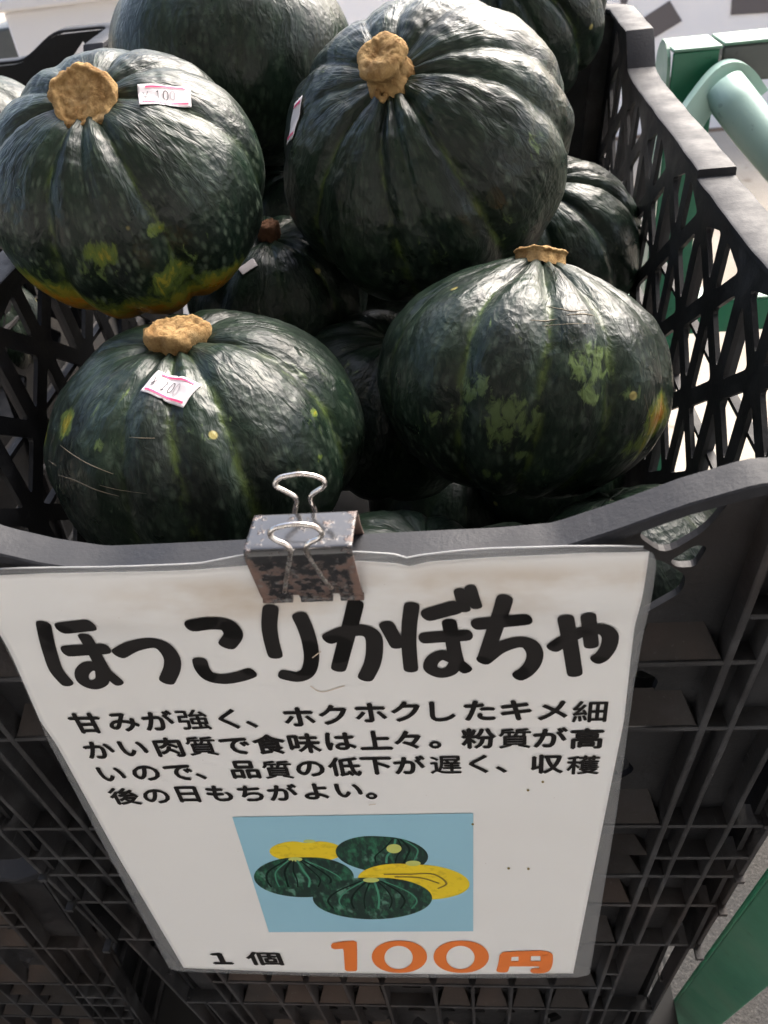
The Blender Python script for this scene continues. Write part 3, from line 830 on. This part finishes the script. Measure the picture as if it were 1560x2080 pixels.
paper, pf = sheet('paper', [(-52, 1168), (0, 1167), (200, 1157), (400, 1150), (450, 1146), (520, 1141), (730, 1138), (800, 1142), (832, 1148), (870, 1140), (1000, 1129), (1200, 1115), (1320, 1112)],
    [(374, 1963), (600, 1972), (900, 1976), (1164, 1974)], [(-50, 1168), (0, 1280), (76, 1450), (111, 1500), (240, 1735), (374, 1963)], [(1316, 1112), (1290, 1240), (1268, 1450), (1222, 1680), (1164, 1974)], M_paper, .2)
# bright laminated edge bead
mb = MB(); fT, fB, fL, fR = ff
ed = []
for i in range(60):
    x = -104 + 216 * i / 59; ed.append((x, bend(x, fT(x)) + .35, fT(x)))
mb.tube(ed, .28, 5)
mb.build('film_edge', M_edge, sign, True)

def flat(name, outline, m, lift=-.12, holes=()):
    """print on the sheet from a pixel outline; subdivided by tessellation"""
    o2 = [pl(*p) for p in outline]; h2 = [[pl(*p) for p in h] for h in holes]
    return flat_mm(name, o2, m, lift, h2)
def flat_mm(name, o2, m, lift=-.12, h2=(), parent=None):
    loops = [[Vector((a, b, 0)) for a, b in o2]] + [[Vector((a, b, 0)) for a, b in h] for h in h2]
    tr = tessellate_polygon(loops); fl_ = [p for lp in loops for p in lp]
    mb = MB(); mb.add([(p.x, bend(p.x, p.y) + lift, p.y) for p in fl_], [tuple(t) for t in tr])
    return mb.build(name, m, parent or sign)
def stroke_mb(mb, pts, w_, lift=-.12, endr=.9):
    """rounded stroke of constant width along plane points"""
    P = smooth_path([Vector((a, b, 0)) for a, b in pts], 7) if len(pts) > 2 else [Vector((pts[0][0], pts[0][1], 0)).lerp(Vector((pts[1][0], pts[1][1], 0)), i / 6) for i in range(7)]
    h = w_ / 2
    L_, R_ = [], []
    d0 = (P[1] - P[0]).normalized(); d1 = (P[-1] - P[-2]).normalized()
    ext = h * endr
    # blunt round ends
    def cap(p, d, sgn):
        out = []
        n_ = Vector((-d.y, d.x, 0))
        for k in range(1, 8):
            a = math.pi * k / 8; out.append(p + (n_ * math.cos(a) * h + d * math.copysign(abs(math.sin(a)) ** .7, 1) * ext))
        return out
    for i, p in enumerate(P):
        d = (P[min(i + 1, len(P) - 1)] - P[max(i - 1, 0)]).normalized(); n_ = Vector((-d.y, d.x, 0))
        L_.append(p + n_ * h); R_.append(p - n_ * h)
    k = len(mb.v); vs = []; fs = []
    for a, b in zip(L_, R_): vs += [a, b]
    for i in range(len(P) - 1): fs.append((2 * i, 2 * i + 1, 2 * i + 3, 2 * i + 2))
    base = len(vs)
    c1 = cap(P[-1], d1, 1); vs += c1; m1 = len(c1)
    fs.append(tuple([2 * (len(P) - 1)] + list(range(base, base + m1)) + [2 * (len(P) - 1) + 1]))
    base2 = len(vs); c0 = cap(P[0], -d0, 1); vs += c0
    fs.append(tuple([1] + list(range(base2, base2 + len(c0))) + [0]))
    global _sl; _sl = (_sl + .004) if '_sl' in globals() else 0.0
    mb.add([(p.x, bend(p.x, p.y) + lift - _sl % .06, p.y) for p in vs], fs)
def strokes(name, lst, m, conv, w_, lift=-.12):
    mb = MB()
    for s in lst:
        ww = w_
        if isinstance(s[0], (int, float)): ww = s[0]; s = s[1:]
        if m is M_ink: ww *= .88
        stroke_mb(mb, [pl(*conv(*p)) for p in s], ww, lift)
    return mb.build(name, m, sign)
A1 = lambda a, b: (a / 2.2286, 1100 + b / 2.2286)
A2 = lambda a, b: (600 + a / 2.08, 1080 + b / 2.08)
strokes('title_character', [[(209, 358), (217, 430), (232, 500), (258, 575), (302, 628)], [7.2, (300, 368), (412, 346)], [6.8, (316, 486), (472, 472)],
    [5.6, (395, 412), (414, 455), (445, 520), (478, 578)], [5.2, (478, 578), (535, 625)], [5.8, (452, 560), (405, 556), (375, 585), (382, 622), (425, 640), (465, 622), (466, 580)]], M_ink, A1, 6.0)
strokes('title_character', [[6.8, (550, 490), (610, 455), (690, 436), (745, 455), (782, 510), (783, 560), (762, 612)]], M_ink, A1, 6.6)
strokes('title_character', [[7.4, (888, 347), (960, 340), (1030, 350), (1060, 385), (1058, 412), (1038, 442)], [6.2, (910, 530), (922, 565), (955, 598), (1020, 608), (1090, 596), (1132, 582)]], M_ink, A1, 6.6)
strokes('title_character', [[6.0, (1230, 285), (1224, 360), (1232, 430), (1248, 495)], [6.0, (1362, 327), (1385, 380), (1405, 450), (1412, 520), (1395, 578), (1350, 600), (1292, 590)]], M_ink, A1, 6.2)
strokes('title_character', [[6.2, (255, 292), (238, 365), (212, 460), (185, 562)], [6.6, (150, 438), (215, 412), (285, 405), (328, 430), (335, 490), (325, 550), (300, 602)], [6.0, (388, 383), (430, 466)]], M_ink, A2, 6.2)
strokes('title_character', [[5.8, (492, 298), (482, 380), (480, 470), (488, 568)], [7.4, (570, 332), (665, 303)], [6.6, (553, 440), (716, 428)], [5.6, (650, 372), (660, 430), (672, 500), (684, 545)], [5.2, (684, 545), (718, 573)],
    [5.6, (668, 530), (620, 514), (580, 535), (572, 570), (612, 590), (655, 580), (676, 552)], [4.4, (694, 236), (714, 303)], [4.4, (740, 222), (762, 286)]], M_ink, A2, 6.0)
strokes('title_character', [[7.2, (778, 373), (870, 358), (960, 343)], [6.0, (880, 256), (860, 330), (832, 430), (800, 530)], [6.4, (800, 530), (862, 482), (935, 455), (985, 462), (1010, 500), (1002, 545), (975, 580), (950, 596)]], M_ink, A2, 6.2)
strokes('title_character', [[6.2, (1095, 472), (1150, 432), (1230, 392), (1290, 388), (1325, 420), (1320, 470), (1295, 510), (1278, 522)], [6.0, (1137, 332), (1152, 420), (1167, 510), (1178, 582)], [5.6, (1231, 322), (1240, 400), (1247, 460)]], M_ink, A2, 6.0)

# body text, character by character
LINES = [
 [('甘', 177, 1465), ('み', 252, 1463), ('が', 323, 1459), ('強', 394, 1457), ('く', 465, 1455), ('、', 513, 1466), ('ホ', 608, 1451), ('ク', 677, 1447), ('ホ', 753, 1443), ('ク', 824, 1441), ('し', 899, 1441), ('た', 974, 1439), ('キ', 1048, 1438), ('メ', 1122, 1438), ('細', 1197, 1440)],
 [('か', 204, 1519), ('い', 273, 1516), ('肉', 344, 1513), ('質', 411, 1511), ('で', 479, 1511), ('食', 548, 1507), ('味', 619, 1505), ('は', 692, 1501), ('上', 763, 1499), ('々', 828, 1498), ('。', 884, 1508), ('粉', 972, 1495), ('質', 1045, 1495), ('が', 1117, 1493), ('高', 1191, 1495)],
 [('い', 229, 1568), ('の', 298, 1566), ('で', 365, 1565), ('、', 410, 1572), ('品', 498, 1559), ('質', 565, 1559), ('の', 631, 1557), ('低', 700, 1553), ('下', 765, 1551), ('が', 832, 1549), ('遅', 905, 1549), ('く', 972, 1547), ('、', 1018, 1558), ('収', 1111, 1547), ('穫', 1184, 1549)],
 [('後', 254, 1613), ('の', 319, 1613), ('日', 383, 1609), ('も', 446, 1607), ('ち', 510, 1607), ('が', 575, 1605), ('よ', 642, 1603), ('い', 709, 1601), ('。', 755, 1612)]]
def put_glyph(name, ch, u, v, size, m, sx=1.0, bold=.02, lift=-.14, parent=None):
    vs, fs = glyph_c(ch, 0)
    x0, x1 = min(a for a, b in vs), max(a for a, b in vs); y0, y1 = min(b for a, b in vs), max(b for a, b in vs)
    gx, gy = (x0 + x1) / 2, (y0 + y1) / 2
    if ch in '、。': gx, gy = (x0 + x1) / 2, (y0 + y1) / 2
    X0, Z0 = pl(u, v)
    mb = MB()
    for k_, (du, dv) in enumerate(((-bold, 0), (bold, 0), (0, bold), (0, -bold), (0, 0))):
        mb.add([(X0 + (a - gx + du) * size * sx, bend(X0, Z0) + lift - k_ * .006, Z0 + (b - gy + dv) * size) for a, b in vs], fs)
    return mb.build(name, m, parent or sign)
for k, ln in enumerate(LINES):
    for ch, u, v in ln:
        put_glyph('text_character', ch, u, v, 13.0 if ch not in '質強遅穫後' else 12.8, M_ink2, 1.0, .033 if ch not in '質穫遅強細' else .018)
put_glyph('text_character', '１', 450, 1943, 17.5, M_ink2, 1.1, .040)
put_glyph('text_character', '個', 537, 1943, 17.0, M_ink2, 1.2, .026)
# orange price
A5 = lambda a, b: (400 + a / 1.835, 1600 + b / 1.835)
flat('price_digit', [A5(*p) for p in [(500, 580), (505, 572), (545, 565), (585, 562), (597, 568), (598, 600), (598, 670), (592, 676), (560, 676), (552, 670), (548, 605), (545, 592), (515, 594), (503, 590)]], M_orange)
for (cx_, cy_) in ((755, 622), (985, 622)):
    o_, i_ = [], []
    for k in range(36):
        a = 2 * math.pi * k / 36
        o_.append(A5(cx_ + 103 * math.copysign(abs(math.cos(a)) ** .9, math.cos(a)), cy_ + 60 * math.sin(a)))
        i_.append(A5(cx_ - 3 + 53 * math.cos(a), cy_ + 3 + 44 * math.sin(a)))
    flat('price_digit', o_, M_orange, holes=[i_])
    flat('digit_hook', [A5(cx_ + q[0], cy_ + q[1]) for q in [(15, -57), (45, -52), (62, -40), (58, -26), (40, -28), (38, -40)]], M_orange, -.16)
strokes('price_character', [[(1150, 618), (1146, 645), (1138, 672)], [(1155, 613), (1220, 610), (1292, 610), (1303, 625), (1300, 655), (1288, 672), (1262, 674)], [(1222, 615), (1220, 645)], [(1155, 648), (1295, 648)]], M_orange, A5, 6.2)
# picture of the pumpkins
flat('picture', [(473, 1655), (961, 1647), (961, 1887), (547, 1889)], M_blue, -.10)
def blob(name, cx_, cy_, rx, ry, m, lift, dent=0.0, sq=1.0, a0=0, a1=2 * math.pi, parent=None, tilt=0):
    pts = []
    for k in range(48):
        a = a0 + (a1 - a0) * k / 48
        X_ = rx * math.copysign(abs(math.cos(a)) ** sq, math.cos(a)); Y_ = -ry * math.sin(a) * (1 - dent * math.exp(-((math.cos(a)) / .28) ** 2) * (math.sin(a) > 0))
        Y_ += tilt * X_
        pts.append(A5(cx_ + X_, cy_ + Y_))
    return flat(name, pts, m, lift)
blob('pictured_half_pumpkin', 410, 228, 138, 42, M_yel, -.14, .25)
blob('pictured_pumpkin', 690, 238, 172, 68, M_pgreen, -.17, .03, tilt=.06)
blob('pictured_half_pumpkin', 808, 340, 208, 68, M_yel, -.20, .06, tilt=.05)
blob('pictured_pumpkin', 400, 323, 186, 76, M_pgreen, -.20, .04)
blob('pictured_pumpkin', 655, 402, 222, 79, M_pgreen, -.24, .03)
M_plight = mat('print_light_rib', (.07, .26, .17), .4, .2)
M_pdark = mat('print_dark_rib', (.004, .016, .012), .4, .2)
for cx_, cy_, rx, ry, lf, sx_ in ((655, 402, 222, 79, -.245, 0), (400, 323, 186, 76, -.205, -30), (690, 238, 172, 68, -.175, 45)):
    for k_, q in enumerate((-.8, -.6, -.38, -.15, .12, .35, .58, .8)):
        if lf > -.2 and q < -.2: continue
        strokes('pictured_rib', [[(.7 if k_ % 2 else 1.0), (cx_ + sx_ + q * rx * .25, cy_ - ry * .80), (cx_ + sx_ * .6 + q * rx * .75, cy_ - ry * .30), (cx_ + q * rx * .93, cy_ + ry * .12), (cx_ + q * rx * .82, cy_ + ry * .48)]], M_plight if k_ % 3 == 1 else M_pdark, A5, 1.0, lf)
blob('pictured_stem', 735, 217, 28, 17, M_plime, -.26)
blob('pictured_stem', 368, 257, 26, 8, M_plime, -.24)
blob('pictured_stem', 420, 190, 22, 6, M_plime, -.18)
blob('pictured_stem', 806, 272, 28, 10, M_plime, -.24)
blob('pictured_stem', 650, 334, 30, 9, M_plime, -.28)
strokes('pictured_seed_cavity', [[(700, 312), (790, 312), (880, 312), (930, 345), (900, 365)], [(740, 322), (830, 325), (900, 345)]], M_brown, A5, 1.0, -.30)
for u, v in ((1033, 1759), (1073, 1760), (1102, 1583), (1160, 1360), (1072, 1600), (960, 1669)):
    blob('dirt_speck', (u - 400) * 1.835, (v - 1600) * 1.835, 5, 4, M_brown, -.16)
strokes('dirt_smudge', [[(632, 1388), (655, 1400), (700, 1388)], [(636, 1330), (652, 1318)], [(750, 1630), (763, 1628)]], mat('smudge', (.58, .49, .40), .7), lambda a, b: (a, b), .4, -.13)

# ------------------------------------------------------------------ binder clip
clip = thing('binder_clip', 'rusty black binder clip with wire handles gripping the sign and crate rim', 'clip', (12, 0, 284))
hw = 16
cp = [(-2.9, -1.6), (-4.6, 1.5), (-7.4, 14), (-8.2, 21), (-8.2, 23.5), (-7.4, 24.3), (0, 24.6), (9.2, 24.9), (10.2, 24.2), (10.3, 22.5), (10.6, 14), (15.6, 6)]
cp = [(-2.6, 0), (-4.2, 3), (-7.2, 15), (-9.0, 22.5), (-8.9, 24.6), (-7.6, 25.6), (-2, 25.3), (7, 24.6), (8.9, 24.2), (9.8, 22.8), (11.8, 16), (15.6, 8), (15.2, 2)]
pp = smooth_path([Vector((0, a, b)) for a, b in cp], 4)
xs = [-hw, -hw + .5, -hw + 3, -4.6, 4.2, hw - 3, hw - .5, hw]
xs = [-16 + i * 32 / 40 for i in range(41)]
mb = MB(); n = len(pp)
for x in xs:
    for p in pp: mb.v.append((x, p.y, p.z))
for i in range(len(xs) - 1):
    for j in range(n - 1):
        zmid = (pp[j].z + pp[j + 1].z) / 2; xm = (xs[i] + xs[i + 1]) / 2
        if zmid < 2.6 and pp[j].y < 2 and (-6.6 < xm < -4.2 or 6.6 < xm < 9.0): continue     # slots where the wires enter
        a = i * n + j; mb.f.append((a, a + 1, a + n + 1, a + n))
body = mb.build('clip_body', M_clip, clip, True)
sd = body.modifiers.new('solid', 'SOLIDIFY'); sd.thickness = .0006; sd.offset = 0
for x0, x1 in ((-16, -6.6), (-3.8, 6.2), (8.8, 16)):
    m2 = MB(); m2.tube([(x0 + (x1 - x0) * k / 6, -3.0, -.2) for k in range(7)], 1.25, 12); m2.build('rolled_lip', M_clip, clip, True)
def wire(pts, name='wire_handle'):
    m2 = MB(); m2.tube(smooth_path([Vector(p) - Vector((12, 0, 284)) for p in pts], 7), .78, 12); return m2.build(name, M_wire, clip, True)
def px_wire(pl_pts):
    return [tuple(on_y(u, v, Y)) for u, v, Y in pl_pts]
wire(px_wire([(578, 1202, -5.2), (581, 1180, -6.4), (586, 1150, -8.2), (590, 1128, -9.6), (589, 1116, -10.2), (580, 1106, -10.4), (562, 1098, -10.6), (549, 1088, -10.8), (551, 1078, -11), (566, 1070, -11.2), (600, 1065, -11.4), (634, 1068, -11.2), (650, 1077, -11), (654, 1086, -10.8), (646, 1094, -10.6), (630, 1102, -10.4), (622, 1111, -10.2), (624, 1124, -9.6), (640, 1148, -8.2), (658, 1175, -6.4), (674, 1194, -5.2)]))
wire(px_wire([(598, 1068, 13), (598, 1048, 12), (601, 1028, 11), (602, 1016, 10.6), (596, 1007, 10.4), (578, 997, 10.2), (562, 989, 10), (559, 980, 10), (570, 970, 10), (592, 965, 10), (612, 963, 10), (635, 966, 10), (654, 973, 10), (660, 982, 10), (655, 990, 10.2), (640, 1000, 10.4), (631, 1009, 10.6), (632, 1020, 11), (640, 1038, 12), (650, 1062, 13)]))

# ------------------------------------------------------------------ green steel cart beside and under the crates
cart = thing('steel_cart', 'green painted steel cart standing beside and under the crates, bent tube handle at right', 'cart', (0, 0, -700))
D7 = Vector((0, 0, 700))
def cpart(mb, name, m, smooth=False, bevel=0):
    mb.v = [(a, b, c + 700) for a, b, c in mb.v]; return mb.build(name, m, cart, smooth, bevel=bevel)
cpart(MB().box(260, 300, 650, 653, -700, 297), 'post', M_green, bevel=1)
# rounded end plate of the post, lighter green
pts = [(650, -700), (700, -700)] + [(675 + 25 * math.cos(a), 278 + 26 * math.sin(a)) for a in [math.pi * k / 10 for k in range(11)]]
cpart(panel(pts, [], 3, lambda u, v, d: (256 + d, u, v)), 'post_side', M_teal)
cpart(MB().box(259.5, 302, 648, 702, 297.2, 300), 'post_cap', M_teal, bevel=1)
cpart(MB().box(303, 720, 651, 690, 268, 298.5), 'top_rail', M_steel, bevel=2)
cpart(MB().box(303, 720, 648, 694, 299, 301.5), 'rail_lit_top', M_teal, bevel=.8)  # pale plate added as the rail's lit top
cpart(MB().box(240, 760, 700, 706, -8, 30), 'lower_rail', M_green, bevel=1)
cpart(MB().box(240, 760, 700, 735, 30.5, 33), 'lower_rail_lit_top', M_teal, bevel=1)  # paler green puts light into the rail's top face
a_, b_, c_ = on_y(1468, 178, 628), on_y(1535, 265, 590), on_y(1680, 430, 520)
e_ = on_y(1700, 455, 515)
mb = MB(); mb.tube([a_ + (b_ - a_) * .04, a_ + (b_ - a_) * .5, b_, (b_ + c_) / 2, c_, e_], 18.5, 20); cpart(mb, 'handle_tube', M_tube, True)
p0, p1, p2, p3 = on_y(1390, 262, 610), on_y(1425, 208, 622), on_y(1468, 158, 634), on_y(1500, 160, 634)
mb = MB(); pth = smooth_path([p0, p1, p2, p3, on_y(1530, 200, 628)], 6)
mb.tube(pth, 4, 8, flat=1)
mb = MB()
for i in range(len(pth) - 1): pass
k0 = len(mb.v)
for i, p in enumerate(pth):
    t_ = (pth[min(i + 1, len(pth) - 1)] - pth[max(i - 1, 0)]).normalized(); s2 = t_.cross(Vector((0, 1, 0))).normalized()
    for aa, bb in ((-12, -7), (12, -7), (12, 7), (-12, 7)): mb.v.append(tuple(p + s2 * aa + Vector((0, 1, 0)) * bb))
for i in range(len(pth) - 1):
    for j in range(4): mb.f.append((i * 4 + j, i * 4 + (j + 1) % 4, (i + 1) * 4 + (j + 1) % 4, (i + 1) * 4 + j))
mb.f += [(3, 2, 1, 0), tuple((len(pth) - 1) * 4 + j for j in range(4))]
cpart(mb, 'handle_strap', M_tube, bevel=1)
M_leg = painted('lit_leg_green', (.055, .20, .125), .2)  # lighter green for the lit front face of the leg
M_deck = mat('dark_deck', (.018, .018, .018), .8, .2)
# front right leg, leaning
dleg = Vector((.075, .285, -1.257)).normalized()
def leg(px, name_prefix=''):
    base = Vector(on_y(1560, 1840, 40)) - Vector((11, 0, 0))
    top = base - dleg * 95; bot = base + dleg * 700
    bot = base + dleg * ((base.z + 700) / -dleg.z)
    up = Vector((1, 0, 0))
    s2 = dleg.cross(Vector((0, 1, 0))).normalized()      # sideways
    f2 = s2.cross(dleg).normalized()
    if s2.x < 0: s2 = -s2
    if f2.y > 0: f2 = -f2
    s2, f2 = s2 * math.cos(.85) + f2 * math.sin(.85), f2 * math.cos(.85) - s2 * math.sin(.85)
    # shading put into the paint: dark green left face, lighter green front
    def quadbar(o0, o1, o2, o3, nm, m_):
        mb = MB(); ps = []
        for q in (bot, top):
            for (a, b) in (o0, o1, o2, o3): ps.append(q + s2 * a + f2 * b)
        mb.add(ps, [(3, 2, 1, 0), (4, 5, 6, 7), (0, 1, 5, 4), (1, 2, 6, 5), (2, 3, 7, 6), (3, 0, 4, 7)])
        cpart(mb, nm, m_, bevel=.8)
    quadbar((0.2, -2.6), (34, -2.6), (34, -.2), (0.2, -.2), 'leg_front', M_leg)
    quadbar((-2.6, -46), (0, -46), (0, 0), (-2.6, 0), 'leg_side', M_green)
leg(0)
cpart(MB().box(-680, 225, 20, 830, -378, -364), 'deck', M_deck, bevel=1)
for x in (-590, -200): cpart(MB().box(x, x + 30, 70, 100, -700, -378.5), 'leg', M_green, bevel=1)
for x in (-590, 200): cpart(MB().box(x, x + 30, 780, 810, -700, -378.5), 'leg', M_green, bevel=1)

# ------------------------------------------------------------------ background
YB = 3950
board = thing('sign_board', 'white board with large cut-off dark grey lettering on the wall beyond the cart', 'board', (1500, YB, -700))
def bpart(mb, nm, m_): 
    mb.v = [(a - 1500, b - YB, c + 700) for a, b, c in mb.v]; return mb.build(nm, m_, board)
bpart(MB().box(-1250, 6000, YB, YB + 60, -697, 450), 'panel', M_board)
bpart(MB().box(-1250, 6000, YB - 25, YB - 1, -700, -690), 'plinth', M_base)
def bstroke(pts):
    P2 = [on_y(u, v, YB) for u, v in pts]
    bpart(panel([(p.x, p.z) for p in P2], [], 4, lambda u, v, d: (u, YB - 6 + d, v)), 'lettering_stroke', M_grey)
bstroke([(1279, 54), (1360, 1), (1385, 42), (1288, 101)])
bstroke([(1262, 14), (1268, 16), (1275, 0), (1280, -40), (1255, -40)])
bstroke([(1490, -60), (1484, 30), (1620, 22), (1620, -60)])
bstroke([(1306, 162), (1366, 155), (1368, 205), (1326, 206)])
bstroke([(1553, 67), (1620, 20), (1640, 60), (1600, 90)])
bstroke([(1372, -6), (1420, -12), (1420, -40), (1372, -30)])
cab = thing('white_cabinet', 'plain pale cabinet with a bright top edge beyond the crates at top left', 'cabinet', (-1000, 1900, -700))
def kpart(mb, nm, m_): 
    mb.v = [(a + 1000, b - 1900, c + 700) for a, b, c in mb.v]; return mb.build(nm, m_, cab, bevel=6)
pA, pB = on_y(12, 60, 1900), on_y(0, 22, 1900)
kpart(MB().box(-930, -240, 1900, 2300, -699, pB.z - 4), 'cabinet_body', M_board)
kpart(MB().box(-945, -228, 1885, 2310, pB.z - 3, pB.z + 24), 'cabinet_top', M_board)
kpart(MB().box(-1010, -935, 1930, 2200, -699, pA.z), 'cabinet_side', M_steel)

# ------------------------------------------------------------------ the shop added out of view behind the photographer to shade the crate front
blocker = thing('light_blocker', 'shop wall with projecting awning, unseen, added behind the photographer to shade the crate front', 'light blocker', (0, -1700, -700))
def spart(mb, nm, m_):
    mb.v = [(a, b + 1700, c + 700) for a, b, c in mb.v]; return mb.build(nm, m_, blocker)
M_blocker = mat('blocker_wall', (.56, .56, .56), .8, .3)
spart(MB().box(-4000, 4000, -1800, -1700, -699, 2600), 'wall', M_blocker)  # added unseen wall, blocks sky light and bounces some back
spart(MB().box(-4000, 4000, -1699, 150, 1900, 1960), 'awning', M_blocker)  # added unseen roof, shades the crate front from above
